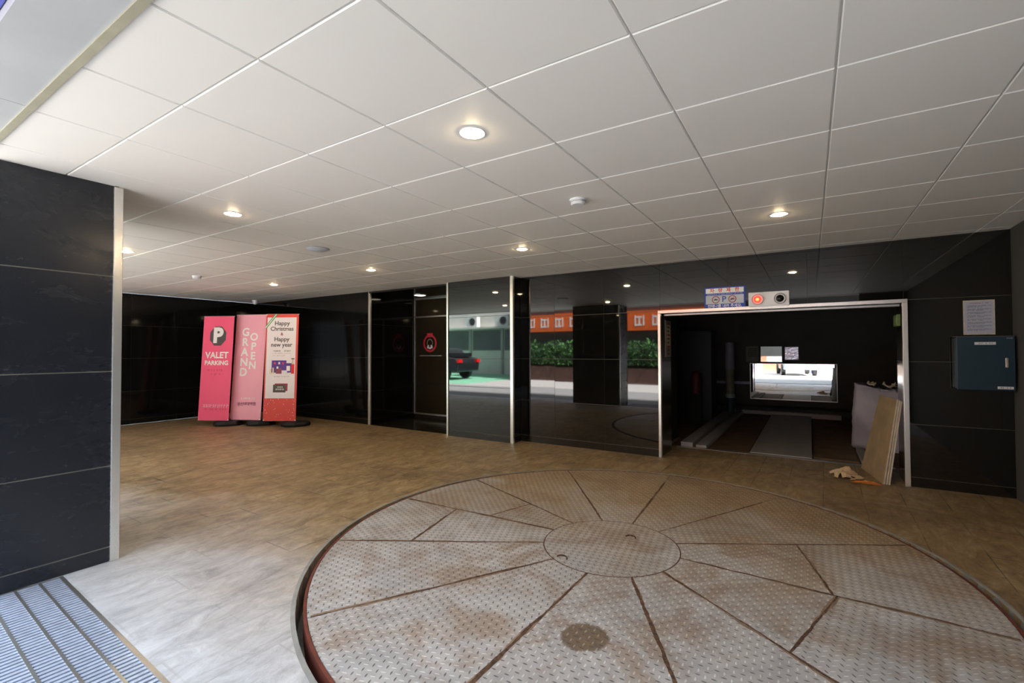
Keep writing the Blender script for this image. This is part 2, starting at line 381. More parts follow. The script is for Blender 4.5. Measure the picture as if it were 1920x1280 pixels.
# ---------------------------------------------------------------- panelled walls
def panels(name, O, U, V, us, zs, mat, tilt=.0012, joint='joint', gap=.004, thick=.02, parent=None, jz=None):
    # O origin, U horizontal unit, V outward normal; panels between us and zs
    O, U, V = Vector(O), Vector(U), Vector(V); rnd = random.Random(hash_(name)); mb = MB()
    Tm = Matrix((U, V, (0, 0, 1))).transposed().to_4x4(); Tm.translation = O
    for a, b in zip(us, us[1:]):
        for c, d in zip(zs, zs[1:]):
            cen = Vector(((a + b) / 2, 0, (c + d) / 2)); t = tilt if c > .05 else 0
            L = Matrix.Translation(cen) @ Matrix.Rotation(rnd.uniform(-t, t), 4, 'X') @ Matrix.Rotation(rnd.uniform(-t, t), 4, 'Z')
            w_, h = (b - a) / 2 - gap / 2, (d - c) / 2 - gap / 2
            mb.box((-w_, -thick, -h), (w_, 0, h), Tm @ L)
    o = mb.build(name, mat, parent); 
    if not parent: struct(o)
    j = MB(); j.box((us[0] + .001, -thick, zs[0]), (us[-1] - .001, -.0035, zs[-1]), Tm); jo = j.build('panel_joint', M[joint], o)
    j = MB()
    for z in (jz or zs[1:-1]): j.box((us[0], -.006, z - .0028), (us[-1], .0015, z + .0028), Tm)
    if jz or len(zs) > 2: j.build('joint_strip', M['joint' if mat is M['granite_worn'] else 'joint_mid' if mat is M['granite'] else 'joint_dark'], o)
    return o
def hash_(s): return sum(ord(c) * (i + 3) for i, c in enumerate(s))
ZS = [0, .095, .61, 1.22, 1.83, ZC]
BX = [-3.66, -3.096, -2.348, -1.6]
panels('wall_back', (0, YW, 0), (1, 0, 0), (0, -1, 0), BX, ZS, M['granite'], joint='joint_dark', jz=[.095, .61, 1.22, 1.83])
panels('wall_back_lintel', (0, YW, 0), (1, 0, 0), (0, -1, 0), [-1.6, -.81, -.02, .785], [1.8, ZC], M['granite'], joint='joint_dark', tilt=.0005)
panels('wall_back_right', (0, YW, 0), (1, 0, 0), (0, -1, 0), [.785, XR], ZS, M['granite'], joint='joint_dark')
YP = 5.705
panels('wall_pilaster', (0, YP, 0), (1, 0, 0), (0, -1, 0), [-4.87, -3.68], [0, .095, .79, 1.22, 1.86, ZC], M['granite'], joint='joint_dark', tilt=.0008)
panels('wall_pilaster_return', (-3.66, YP, 0), (0, 1, 0), (1, 0, 0), [.01, YW - YP], ZS, M['granite'], joint='joint_dark')
YS = 5.80
panels('wall_back_left', (0, YS, 0), (1, 0, 0), (0, -1, 0), [XL, -9.8, -9.05, -8.3, -7.55, -6.83], ZS, M['granite_dim'], joint='joint_dark')
panels('wall_left', (XL, 0, 0), (0, 1, 0), (1, 0, 0), [.6, 1.3, 2.05, 2.8, 3.55, 4.3, 5.05, YS], ZS, M['granite_dim'], joint='joint_dark')
panels('wall_recess', (-6.81, YS, 0), (0, 1, 0), (1, 0, 0), [.0, 1.13], ZS, M['granite_dim'], joint='joint_dark', tilt=.002)
YD = 6.93
panels('wall_recess_right', (-4.87, YP + .04, 0), (0, 1, 0), (-1, 0, 0), [.0, YD - YP], ZS, M['granite_dim'], joint='joint_dark')
# pillar left of the camera
PX0, PX1, PY0, PY1 = -5.05, -3.838, .66, 1.178
panels('wall_pillar', (PX1, 0, 0), (0, 1, 0), (1, 0, 0), [PY0, PY1], [0, .095, .612, 1.22, 1.836, ZC], M['granite_worn'], gap=.006, tilt=.002)
panels('wall_pillar_street_side', (0, PY0, 0), (1, 0, 0), (0, -1, 0), [PX0, PX1], ZS, M['granite_worn'])
panels('wall_pillar_inner_side', (0, PY1 + .02, 0), (1, 0, 0), (0, 1, 0), [PX0, PX1 + .012], ZS, M['granite'])
panels('wall_pillar_far_side', (PX0, 0, 0), (0, 1, 0), (-1, 0, 0), [PY0, PY1], ZS, M['granite'])
# right wall and masses behind panels that keep daylight out
mb = MB(); mb.box((XR, .3, 0), (XR + .3, YW + .6, 3.2)); mb.box((XR, -4.2, 0), (XR + .3, .3, 5.2)); struct(mb.build('wall_right_and_shade_block', M['right_wall']))  # tall street-side extension is added out of view to shade the right
mb = MB()
mb.box((-3.66, YW + .025, 0), (-1.62, YW + .5, ZC)); mb.box((-1.62, YW + .025, 1.82), (.80, YW + .5, ZC)); mb.box((.80, YW + .025, 0), (XR, YW + .5, ZC))
mb.box((XL - .3, YS + .025, 0), (-6.84, YD + .4, ZC)); mb.box((-4.84, YP + .025, 0), (-3.69, YW + .5, ZC)); mb.box((-4.84, YW + .5, 0), (-1.75, YD + .5, ZC))
mb.box((-6.9, YD + .12, 0), (-4.8, YD + .4, ZC)); mb.box((XL - .3, .55, 0), (XL - .022, YS + .3, ZC))
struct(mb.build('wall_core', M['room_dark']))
mb = MB(); mb.box((PX0 + .022, PY0 + .022, 0), (PX1 - .022, PY1 - .002, ZC)); struct(mb.build('wall_pillar_core', M['room_dark']))
# jamb linings of the car opening
panels('wall_jamb_left', (-1.6, YW, 0), (0, 1, 0), (1, 0, 0), [0, .52], [0, 1.22, 1.8], M['granite_floor'], joint='joint_dark')
panels('wall_jamb_right', (.785, YW, 0), (0, 1, 0), (-1, 0, 0), [0, .45], [0, 1.22, 1.8], M['granite_floor'], joint='joint_dark')

# metal trims on the corners
def trim(n, a, b, mat='chrome', bev=.003):
    mb = MB(); mb.box(a, b); return struct(mb.build('trim_%d' % n, M[mat], None, bev))
trim(1, (PX1 - .012, PY1 - .006, 0), (PX1 + .013, PY1 + .042, ZC - .006))                 # pillar corner
trim(2, (-3.690, YP - .022, 0), (-3.640, YP + .02, ZC))
trim(3, (-4.90, YP - .014, 0), (-4.865, YP + .02, ZC))
trim(4, (-6.845, YS - .014, 0), (-6.795, YS + .02, ZC))
trim(5, (-1.622, YW - .028, 0), (-1.588, YW + .03, 1.80)); trim(6, (.772, YW - .028, 0), (.815, YW + .03, 1.80))
trim(7, (-1.622, YW - .028, 1.80), (.815, YW + .03, 1.838)); trim(8, (-1.58, YW + .10, 1.775), (.77, YW + .14, 1.80), 'alu')
trim(9, (PX1 - .03, PY0 - .012, .0), (PX1 + .008, PY0 - .001, ZC), 'alu')

# recess soffit, floor, door
mb = MB(); mb.box((-6.80, YP + .06, 2.39), (-4.88, YD, 2.42)); struct(mb.build('ceiling_recess', M['black_soffit']))
mb = MB(); mb.box((-6.80, YS + .0, -.03), (-4.88, YD + .1, .004)); struct(mb.build('floor_recess', M['granite_floor']))
mb = MB()
dr = empty('door_1', (-6.80, YD, .004)); struct(dr)
def part(mb, n, m, par, **k): return mb.build(n, m, par, **k)
for a, b in (((0, -.03, .07), (1.8, .02, .10)), ((0, -.03, 2.0), (1.8, .02, 2.03)), ((0, -.03, 2.36), (1.8, .02, 2.385)), ((0, -.03, .1), (.018, .02, 2.385)), ((.86, -.03, .1), (.885, .02, 2.0))):
    mb.box(a, b)
part(mb, 'door_frame', M['alu'], dr, bevel=.002)
part(MB().box((.018, -.006, .10), (.86, .006, 2.0)), 'door_leaf', M['door_glass'], dr)
part(MB().box((.885, -.006, .10), (1.8, .006, 2.0)), 'side_light', M['door_glass'], dr)
part(MB().box((.018, -.006, 2.03), (1.8, .006, 2.36)), 'transom_pane', M['door_glass'], dr)
part(MB().box((0, -.01, 0), (1.8, .02, .07)), 'sill', M['granite_floor'], dr)
h = part(MB().tube([(.20, -.06, 1.24), (.76, -.06, 1.24)], .013, 12), 'door_handle', M['chrome'], dr, smooth=True)
for x in (.24, .72): part(MB().tube([(x, -.06, 1.24), (x, -.004, 1.24)], .017, 12), 'handle_post', M['chrome'], h)
st = empty('window_sticker', (-6.80 + .42, YD - .012, 1.49)); tag(st, 'red ring sticker with a small grey arch emblem on the dark glass door', 'sticker')
part(MB().lathe([(.135, -.001), (.175, -.001), (.175, .002), (.135, .002), (.135, -.001)], 40, Matrix.Rotation(pi / 2, 4, 'X'), False), 'red_ring', M['red'], st)
part(MB().box((-.075, -.004, .12), (.075, -.001, .20)), 'red_tab', M['red'], st); text('안내', .06, M['rose_print'], st, 0, .16, -.0045)
arch = MB()
pts = [(cos(a) * .08, sin(a) * .09) for a in [pi * (-.12) + (pi * 1.24) * i / 16 for i in range(17)]]
for (x0, z0), (x1, z1) in zip(pts, pts[1:]): arch.face([(x0, -.003, z0), (x0 * .74, -.003, z0 * .74), (x1 * .74, -.003, z1 * .74), (x1, -.003, z1)])
part(arch, 'arch_emblem', M['joint'], st)
part(MB().box((-.07, -.004, -.10), (-.02, -.001, -.055)).box((.02, -.004, -.10), (.07, -.001, -.055)).box((-.03, -.004, -.115), (.03, -.001, -.08)).box((-.06, -.004, -.05), (-.02, -.001, -.035)).box((.02, -.004, -.05), (.06, -.001, -.035)), 'emblem_blocks', M['label_w'], st)
sl = empty('ceiling_light', (-6.2, 6.45, 2.39)); tag(sl, 'round ceiling light in the dark soffit above the door recess', 'ceiling light')
part(MB().lathe([(.0, -.002), (.11, -.002), (.12, -.012), (.12, -.001)], 28, None, False), 'trim_ring', M['alu'], sl, smooth=True); part(MB().lathe([(0.001, -.014), (.10, -.012), (.10, -.004)], 28), 'diffuser', M['lamp_soft'], sl)

# ---------------------------------------------------------------- ceiling: metal panels with open joints
GX, GY, GC = -1.723, .944, .607
def ceiling():
    mb = MB(); g = .0065; t = .012; by = .003
    xs = [GX + GC * i for i in range(-15, 6)]; xs = [XL] + [x for x in xs if XL + .1 < x < XR] + [XR]
    ys = [.60] + [GY + GC * j for j in range(0, 9)] + [YD - .6 + .02]
    def tile(x0, x1, y0, y1):
        x0 += g / 2; x1 -= g / 2; y0 += g / 2; y1 -= g / 2; k = len(mb.v); e = .004
        lo = [(x0 + e, y0 + e), (x1 - e, y0 + e), (x1 - e, y1 - e), (x0 + e, y1 - e)]; hi = [(x0, y0), (x1, y0), (x1, y1), (x0, y1)]
        mb.v += [(x, y, ZC) for x, y in lo] + [(x, y, ZC + .004) for x, y in hi] + [(x, y, ZC + t) for x, y in hi]
        mb.f.append((k + 3, k + 2, k + 1, k)); mb.mi.append(0)
        for i in range(4):
            j = (i + 1) % 4; mb.f.append((k + i, k + j, k + 4 + j, k + 4 + i)); mb.f.append((k + 4 + i, k + 4 + j, k + 8 + j, k + 8 + i)); mb.mi += [1, 1]
    for a, b in zip(xs, xs[1:]):
        for c, d in zip(ys, ys[1:]): tile(a, b, c, d)
    mb.box((XL - .1, .605, ZC + t), (XR, YD, ZC + .3)); 
    return struct(mb.build('ceiling', [M['ceil'], M['ceil_edge']]))
ceiling()
# building above, fascia over the entrance
mb = MB(); mb.box((XL - 3, .40, ZC + .4), (8, .7, 9)); mb.box((XL - 3, .40, 8.9), (8, 8, 9)); struct(mb.build('wall_facade_upper', M['fascia']))
mb = MB(); mb.box((XL - 3, .382, ZC - .004), (-2.9, .606, ZC + .5)); mb.box((-2.896, .382, ZC - .004), (-.4, .606, ZC + .5)); mb.box((-.396, .382, ZC - .004), (8, .606, ZC + .5))
mb.box((XL - 3, .39, ZC + .004), (8, .60, ZC + .49)); struct(mb.build('wall_fascia', M['fascia']))
mb = MB(); mb.box((XL - 3, .578, ZC - .010), (8, .606, ZC + .002)); struct(mb.build('trim_fascia_edge', M['cream_trim']))
mb = MB(); mb.box((.82, .45, 0), (XR + 6, .62, ZC + .05)); mb.box((XL - 3, .45, 0), (XL + .5, .62, ZC + .05)); struct(mb.build('wall_front_return', M['right_wall']))
fs = empty('fascia_sign', (-3.0, .42, ZC + .03)); tag(fs, 'blue sign box on the facade in the top left corner of the view', 'sign')
part(MB().box((-1.6, -.10, 0), (1.6, -.04, .7)), 'sign_box', simple('blue_sign_box', '4c50b8', .4), fs, bevel=.004)
part(MB().box((-1.5, -.108, .02), (.80, -.10, .3)), 'dark_panel', M['car_k'], fs)

# ---------------------------------------------------------------- ceiling fixtures
def downlight(loc):
    o = empty('downlight', loc)
    part(MB().lathe([(.046, -.001), (.062, -.004), (.064, 0.0), (.060, .003)], 32, None, False), 'trim_ring', M['white_pl'], o, smooth=True)
    part(MB().lathe([(.001, -.013), (.028, -.011), (.044, -.004), (.046, .003)], 32), 'diffuser', M['lamp'], o)
    return o
DLS = [(-1.41, 1.835, 'lit round downlight nearest the camera, large near the picture centre top'),
       (-3.84, 1.915, 'lit round downlight just right of the black pillar top'),
       (-6.24, 2.02, 'lit round downlight half hidden by the steel edge of the black pillar'),
       (-7.39, 4.33, 'small lit downlight above the three banners'),
       (-4.97, 4.25, 'small lit downlight in front of the glass door recess'),
       (-2.60, 4.25, 'lit downlight in front of the shiny black pilaster'),
       (-.20, 4.27, 'lit downlight in front of the car lift opening')]
dl0 = downlight((0, 0, ZC))
for i, (x, y, lab) in enumerate(DLS):
    o = dl0 if i == 0 else copy_tree(dl0); o.location = (x, y, ZC); tag(o, lab, 'downlight', 'downlights in the panelled ceiling')
def detector(loc, lab):
    o = empty('smoke_detector', loc)
    part(MB().lathe([(.001, -.001), (.060, -.001), (.060, -.012), (.001, -.012)][::-1], 28), 'base', M['white_pl'], o, smooth=True)
    part(MB().lathe([(.052, -.012), (.054, -.030), (.045, -.042), (.001, -.044)], 28, None, False), 'sensor_head', M['white_pl'], o, smooth=True)
    part(MB().lathe([(.055, -.018), (.0555, -.024)], 28, None, False), 'vent_slot', M['pipe'], o)
    return tag(o, lab, 'smoke detector', 'smoke detectors on the ceiling')
detector((-1.40, 3.06, ZC), 'white round smoke detector right of centre on the ceiling with scuffs beside it')
detector((-7.45, 3.23, ZC), 'small white smoke detector above the banners near the left wall')
o = empty('ceiling_speaker', (-4.40, 3.05, ZC)); tag(o, 'flat pale round disc fixture on the ceiling left of centre', 'ceiling fixture')
part(MB().lathe([(.112, 0), (.114, -.008), (.09, -.020), (.001, -.024)], 36, None, False), 'disc', M['blue_pl'], o, smooth=True)
part(MB().lathe([(.114, -.001), (.118, -.001), (.118, -.005), (.114, -.006)], 36, None, False), 'rim', M['pipe'], o)
o = empty('security_camera', (-10.0, 5.45, ZC)); tag(o, 'small white dome security camera in the far ceiling corner', 'camera')
part(MB().lathe([(.001, 0), (.06, 0), (.06, -.03), (.001, -.03)][::-1], 20), 'mount', M['white_pl'], o); part(MB().lathe([(.05, -.03), (.045, -.06), (.025, -.085), (.001, -.09)], 20, None, False), 'dome', M['white_pl'], o, smooth=True)

# ---------------------------------------------------------------- turntable
tt = empty('vehicle_turntable', (TC[0], TC[1], 0)); tag(tt, 'large round vehicle turntable of worn checker plate set in the floor', 'turntable')
part(MB().lathe([(.001, -.16), (TR - .002, -.16), (TR, -.02), (TR - .004, -.008), (.001, -.008)], 96), 'deck', M['weld'], tt)
part(MB().lathe([(TR - .004, -.12), (TR + .003, -.12), (TR + .003, .004), (TR - .012, .0045), (TR - .012, -.01)], 128, None, False), 'rim_band', M['steel_red'], tt, smooth=False)
HR = .457; HC = (-.035, -.055)
def arc(r, a0, a1, c=(0, 0)):
    n = max(2, int(abs(a1 - a0) / R(3))); return [(c[0] + r * cos(a0 + (a1 - a0) * i / n), c[1] + r * sin(a0 + (a1 - a0) * i / n)) for i in range(n + 1)]
def hub_r(a):   # radius of the hub circle along direction a seen from the rim centre
    d = (cos(a), sin(a)); b = d[0] * HC[0] + d[1] * HC[1]; c2 = HC[0] ** 2 + HC[1] ** 2 - (HR + .004) ** 2
    return b + math.sqrt(b * b - c2)
SE = [R(a) for a in (-178.5, -150, -121, -91, -60.5, -34.5, -2, 30.5, 62.5, 94, 126, 157)]
splits = {11: (1.02, 1.08), 0: (1.41, 1.45), 6: (1.24, 1.22), 5: (1.28, 1.26)}
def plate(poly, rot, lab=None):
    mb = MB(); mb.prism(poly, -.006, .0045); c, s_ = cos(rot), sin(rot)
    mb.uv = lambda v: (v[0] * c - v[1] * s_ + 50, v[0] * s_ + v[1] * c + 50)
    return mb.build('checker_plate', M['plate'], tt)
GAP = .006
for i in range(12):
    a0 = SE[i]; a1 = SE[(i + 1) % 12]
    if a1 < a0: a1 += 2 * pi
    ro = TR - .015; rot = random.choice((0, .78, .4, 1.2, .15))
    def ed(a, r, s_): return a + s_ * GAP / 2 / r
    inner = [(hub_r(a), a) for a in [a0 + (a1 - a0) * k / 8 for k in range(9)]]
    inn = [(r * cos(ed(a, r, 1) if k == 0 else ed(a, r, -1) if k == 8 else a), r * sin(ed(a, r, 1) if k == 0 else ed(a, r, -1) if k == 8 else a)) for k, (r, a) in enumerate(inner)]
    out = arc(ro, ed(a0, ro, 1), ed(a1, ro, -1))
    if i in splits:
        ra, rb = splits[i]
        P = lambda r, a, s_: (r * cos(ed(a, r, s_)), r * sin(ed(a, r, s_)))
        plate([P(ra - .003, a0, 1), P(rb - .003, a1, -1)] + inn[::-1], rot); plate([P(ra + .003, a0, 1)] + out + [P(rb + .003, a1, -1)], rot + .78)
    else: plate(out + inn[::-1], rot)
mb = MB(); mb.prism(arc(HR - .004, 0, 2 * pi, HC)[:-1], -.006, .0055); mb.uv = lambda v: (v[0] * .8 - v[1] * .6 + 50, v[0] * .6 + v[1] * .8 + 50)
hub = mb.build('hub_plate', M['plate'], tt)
part(MB().lathe([(HR - .004, -.007), (HR + .004, -.007), (HR + .004, .0052), (HR - .004, .0052)], 96, Matrix.Translation((HC[0], HC[1], 0)), False), 'hub_joint', M['weld'], tt)
for (hx, hy) in ((-.19, -.36), (.08, .19)):
    part(MB().tube([(HC[0] + hx + cos(a) * .035, HC[1] + hy + sin(a) * .022, .010 + .006 * sin(a)) for a in [pi * k / 8 for k in range(9)]], .0045, 6), 'lifting_ring', M['weld'], hub, smooth=True)
def seam(p0, p1, wd, seed, band=True):
    if band: seam(p0, p1, wd * 1.5, seed + 500, False)
    rnd = random.Random(seed); p0, p1 = Vector(p0).to_3d(), Vector(p1).to_3d(); L = (p1 - p0).length; n = max(4, int(L / .018)); d = (p1 - p0).normalized(); q = Vector((-d.y, d.x, 0)); A = []; B = []
    a = b = wd
    for k in range(n + 1):
        f = k / n; a = max(.0025, min(wd * 2.6, a + rnd.uniform(-1, 1) * wd * .6)); b = max(.0025, min(wd * 2.6, b + rnd.uniform(-1, 1) * wd * .6))
        p = p0 + d * L * f; A.append(p + q * a); B.append(p - q * b)
    mb = MB(); z = .0056 if band else .0051
    for k in range(n): mb.face([(A[k].x, A[k].y, z), (B[k].x, B[k].y, z), (B[k + 1].x, B[k + 1].y, z), (A[k + 1].x, A[k + 1].y, z)])
    mb.build('weld_seam' if band else 'rust_stain', M['weld'] if band else M['rust_band'], tt)
for i, a in enumerate(SE):
    r0 = hub_r(a); r1 = TR - .03 if i not in (5, 8, 9) else TR - .3; seam((r0 * cos(a), r0 * sin(a)), (r1 * cos(a), r1 * sin(a)), (.005, .004, .005, .005, .005, .006, .005, .004, .003, .004, .004, .004)[i], 20 + i)
for i, (ra, rb) in splits.items():
    a0, a1 = SE[i], SE[(i + 1) % 12]; seam((ra * cos(a0), ra * sin(a0)), (rb * cos(a1), rb * sin(a1)), .0045, 50 + i)
o = MB().lathe([(TR + .038, -.15), (TR + .040, .003), (TR + .062, .0022), (TR + .064, -.01)], 128, None, False).build('pit_ring', simple('dusty_steel_ring', '8f8d88', .85, 0, .2, 8), None, loc=(TC[0], TC[1], 0)); tag(o, 'pale steel ring set in the floor around the turntable gap', 'floor ring')

# ---------------------------------------------------------------- banners
def banner(name, loc, th, L, H, face, base_off, lab):
    bx, by, bz = loc; o = empty(name, (bx, by, 0), th); tag(o, lab, 'banner stand', 'banner stands in the back corner')
    pn = MB(); n = 12; W = .30
    for i in range(n):   # gently waved cloth with thickness
        for j in range(1):
            x0, x1 = -W + 2 * W * i / n, -W + 2 * W * (i + 1) / n
            pn.box((x0, 0, 0), (x1, .006, H))
    p = MB().box((-W, 0, 0), (W, .006, H)).build('banner_panel', face, o); p.location = (0, 0, bz); p.rotation_euler = (-L, 0, 0)
    part(MB().tube([(-W - .004, .01, H), (W + .004, .01, H)], .009, 8), 'top_rod', M['alu'], p); part(MB().tube([(-W - .004, .01, 0), (W + .004, .01, 0)], .009, 8), 'bottom_rod', M['alu'], p)
    for x in (-W + .012, W - .012):
        for z in (.012, H - .012): part(MB().lathe([(.009, 0), (.009, .003), (.004, .003)], 12, Matrix.Translation((x, -.001, z)) @ Matrix.Rotation(pi / 2, 4, 'X')), 'eyelet', M['chrome'], p)
    B = base_off
    bs = MB()
    prof = [(.10, 0), (.29, 0), (.30, .03), (.24, .075), (.10, .09), (.03, .10)]
    bs.lathe([(.02, 0), (.205, 0), (.22, .04), (.19, .08), (.09, .093), (.02, .095)], 8, Matrix.Translation((B[0], B[1], 0)) @ Matrix.Rotation(pi / 8, 4, 'Z') @ Matrix.Diagonal((1.15, .85, 1, 1)))
    part(bs, 'water_base', M['black_rub'], o, bevel=.006)
    top = Vector((0, sin(L) * H + .03, bz + cos(L) * H - .02))
    part(MB().tube([(B[0], B[1], .09), (B[0] * .4, B[1] * .6 + top.y * .4, .8), tuple(top)], .011, 10), 'pole', M['black_pl'], o, smooth=True)
    part(MB().tube([(B[0], B[1], .09), (B[0] * .7, B[1] * .6, bz + .01), (0, .03, bz + .012)], .009, 8), 'lower_arm', M['black_pl'], o, smooth=True)
    return o, p
o, p = banner('valet_banner_stand', (-9.163, 4.254, .10), R(25.6), R(4.1), 1.895, M['hotpink'], (.22, .10), 'rose pink banner stand reading VALET PARKING below a grey octagon')
part(MB().prism([(.17 * cos(a), .17 * sin(a) * 1.12) for a in [pi / 8 + pi / 4 * k for k in range(8)]], 0, .002, Matrix.Translation((0, -.002, 1.53)) @ Matrix.Rotation(pi / 2, 4, 'X')), 'octagon', M['grey_print'], p)
pp = MB()   # letter P drawn as a bowed stroke
text('P', .37, M['signwhite'], p, -.0, 1.53, -.006, bold=.05)
text('VALET', .158, M['signwhite'], p, .0, 1.175, bold=.028); text('PARKING', .112, M['signwhite'], p, .0, 1.035, bold=.028)
marks(M['rose_print'], p, -.17, .13, .905, .035, seed=3, fill=.75); marks(M['rose_print'], p, -.10, .11, .83, .03, seed=4, fill=.7)
marks(M['pink'], p, -.21, .25, .26, .055, seed=5, fill=.95); marks(M['rose_print'], p, -.21, .25, .20, .03, seed=6, fill=.6)
o, p = banner('grand_open_banner_stand', (-8.726, 4.589, .10), R(25.7), R(5.0), 1.93, M['pink'], (.25, .08), 'pale pink banner stand with white GRAND OPEN letters stacked in two columns')
for k, ch in enumerate('GRAND'): text(ch, .205, M['signwhite'], p, -.095, 1.60 - k * .185, bold=.03)
for k, ch in enumerate('OPEN'): text(ch, .195, M['signwhite'], p, .075, 1.51 - k * .175, bold=.03)
marks(M['signwhite'], p, -.12, .14, .385, .035, seed=8, fill=.95); text('성신여대역점', .066, M['mauve_print'], p, .01, .285, bold=.02)
o, p = banner('christmas_banner_stand', (-8.074, 4.842, .10), R(30), R(3), 1.92, M['redban'], (.27, .06), 'red bordered banner stand reading Happy Christmas and Happy new year')
q = MB().box((-.275, -.003, .40), (.262, -.0005, 1.86)).build('white_sheet', M['pale'], p)
part(MB().prism([(-.30, 1.64), (-.30, 1.71), (-.14, 1.915), (-.085, 1.915)], 0, .002, Matrix.Translation((0, -.004, 0)) @ Matrix.Rotation(pi / 2, 4, 'X')), 'corner_ribbon', M['green_print'], p)
part(MB().prism([(-.30, 1.665), (-.30, 1.685), (-.12, 1.915), (-.105, 1.915)], 0, .001, Matrix.Translation((0, -.0065, 0)) @ Matrix.Rotation(pi / 2, 4, 'X')), 'ribbon_stripe', M['signwhite'], p)
for body, s_, z in (('Happy', .108, 1.75), ('Christmas', .104, 1.65), ('&', .075, 1.555), ('Happy', .108, 1.46), ('new year', .106, 1.36)):
    text(body, s_, M['grey_print'] if body != '&' else M['dred_print'], p, .0, z, -.0045, bold=.02)
marks(M['grey_print'], p, -.14, .17, 1.25, .025, -.0035, seed=9, fill=.7); marks(M['mauve_print'], p, -.16, .17, 1.21, .010, -.0035, seed=10, rows=2, gap=.04, fill=.6)
gifts = [('purple_print', -.17, .10, .86, 1.08), ('mauve_print', -.09, .02, .84, .94), ('purple_print', .09, .23, .86, 1.03), ('signwhite', .105, .17, .89, .98), ('redvivid', .19, .245, .84, 1.01), ('cream_print', .20, .225, 1.01, 1.10), ('grey_print', .19, .245, 1.10, 1.118), ('cream_print', -.20, -.17, .83, .93), ('cream_print', -.15, -.125, .83, .95), ('label_w', .02, .12, .83, .90)]
for k, (m_, a, b, c, d) in enumerate(gifts): MB().box((a, -.004 - k * .0006, c), (b, -.003, d)).build('gift_picture', M[m_], p)
for k, (x, z) in enumerate(((-.11, 1.03), (-.03, 1.03), (.04, 1.03), (-.06, .95))): MB().box((x - .015, -.0105, z - .02), (x + .018, -.009, z + .02)).build('gift_picture', M['rose_print' if k % 2 == 0 else 'label_w'], p)
marks(M['joint'], p, -.12, .15, .79, .012, -.0035, seed=11, fill=.7)
MB().box((-.10, -.004, .53), (.135, -.0032, .665)).build('card_picture', M['dred_print'], p); MB().box((-.13, -.005, .505), (.10, -.0042, .645)).build('card_picture', M['grey_print'], p)
marks(M['signwhite'], p, -.05, .04, .60, .022, -.0052, seed=12, fill=1); marks(M['signwhite'], p, -.08, .06, .56, .025, -.0052, seed=13, fill=1)
rnd = random.Random(5); mb = MB()
for k in range(46):
    x, z, r_ = rnd.uniform(-.28, .28), rnd.uniform(.02, .39), rnd.uniform(.002, .008); mb.prism([(x + r_ * cos(a), z + r_ * sin(a)) for a in [pi / 3 * t for t in range(6)]], 0, .0006, Matrix.Translation((0, -.0005, 0)) @ Matrix.Rotation(pi / 2, 4, 'X'))
mb.build('snow_dots', M['pale'], p)

# ---------------------------------------------------------------- things on the back wall
YF = YW - .002
o = empty('antenna_notice_sign', (-.846, YF, 1.955)); tag(o, 'blue and white Korean notice sign above the car opening with two red ringed symbols', 'sign')
pl = part(MB().box((-.222, -.012, -.127), (.222, 0, .127)), 'sign_plate', M['blue_sign'], o, bevel=.003)
part(MB().box((-.205, -.0135, .055), (.205, -.0118, .113)), 'title_band', M['signwhite'], pl); part(MB().box((-.205, -.0135, -.072), (.205, -.0118, .030)), 'picture_band', simple('grey_band', 'c2cad2', .5), pl)
for k, ch in enumerate('차량제한'): text(ch, .052, M['redvivid'], pl, -.135 + k * .09, .084, -.0145, bold=.02)
text('안테나를 내려 주세요.', .041, M['signwhite'], pl, -.0, -.098, -.0135, bold=.015)
marks(M['signwhite'], pl, -.19, .19, .042, .008, -.0125, seed=21, fill=.8)
text('P', .095, M['blue_sign'], pl, -.005, -.021, -.0145, bold=.01)
for x in (-.095, .085):
    part(MB().lathe([(.034, 0), (.043, 0), (.043, .002), (.034, .002), (.034, 0)], 28, Matrix.Translation((x, -.0136, -.021)) @ Matrix.Rotation(pi / 2, 4, 'X'), False), 'symbol_ring', M['dred_print'], pl)
    part(MB().prism([(-.022, -.008), (.022, -.008), (.024, .003), (.012, .004), (.006, .012), (-.010, .012), (-.014, .004), (-.024, .002)], 0, .001, Matrix.Translation((x, -.0137, -.021)) @ Matrix.Rotation(pi / 2, 4, 'X')), 'car_pictogram', M['grey_print'], pl)
part(MB().box((.058, -.0152, -.024), (.112, -.0148, -.018), Matrix.Translation((.085, 0, -.021)) @ Matrix.Rotation(-.7, 4, 'Y') @ Matrix.Translation((-.085, 0, .021))), 'symbol_bar', M['dred_print'], pl)

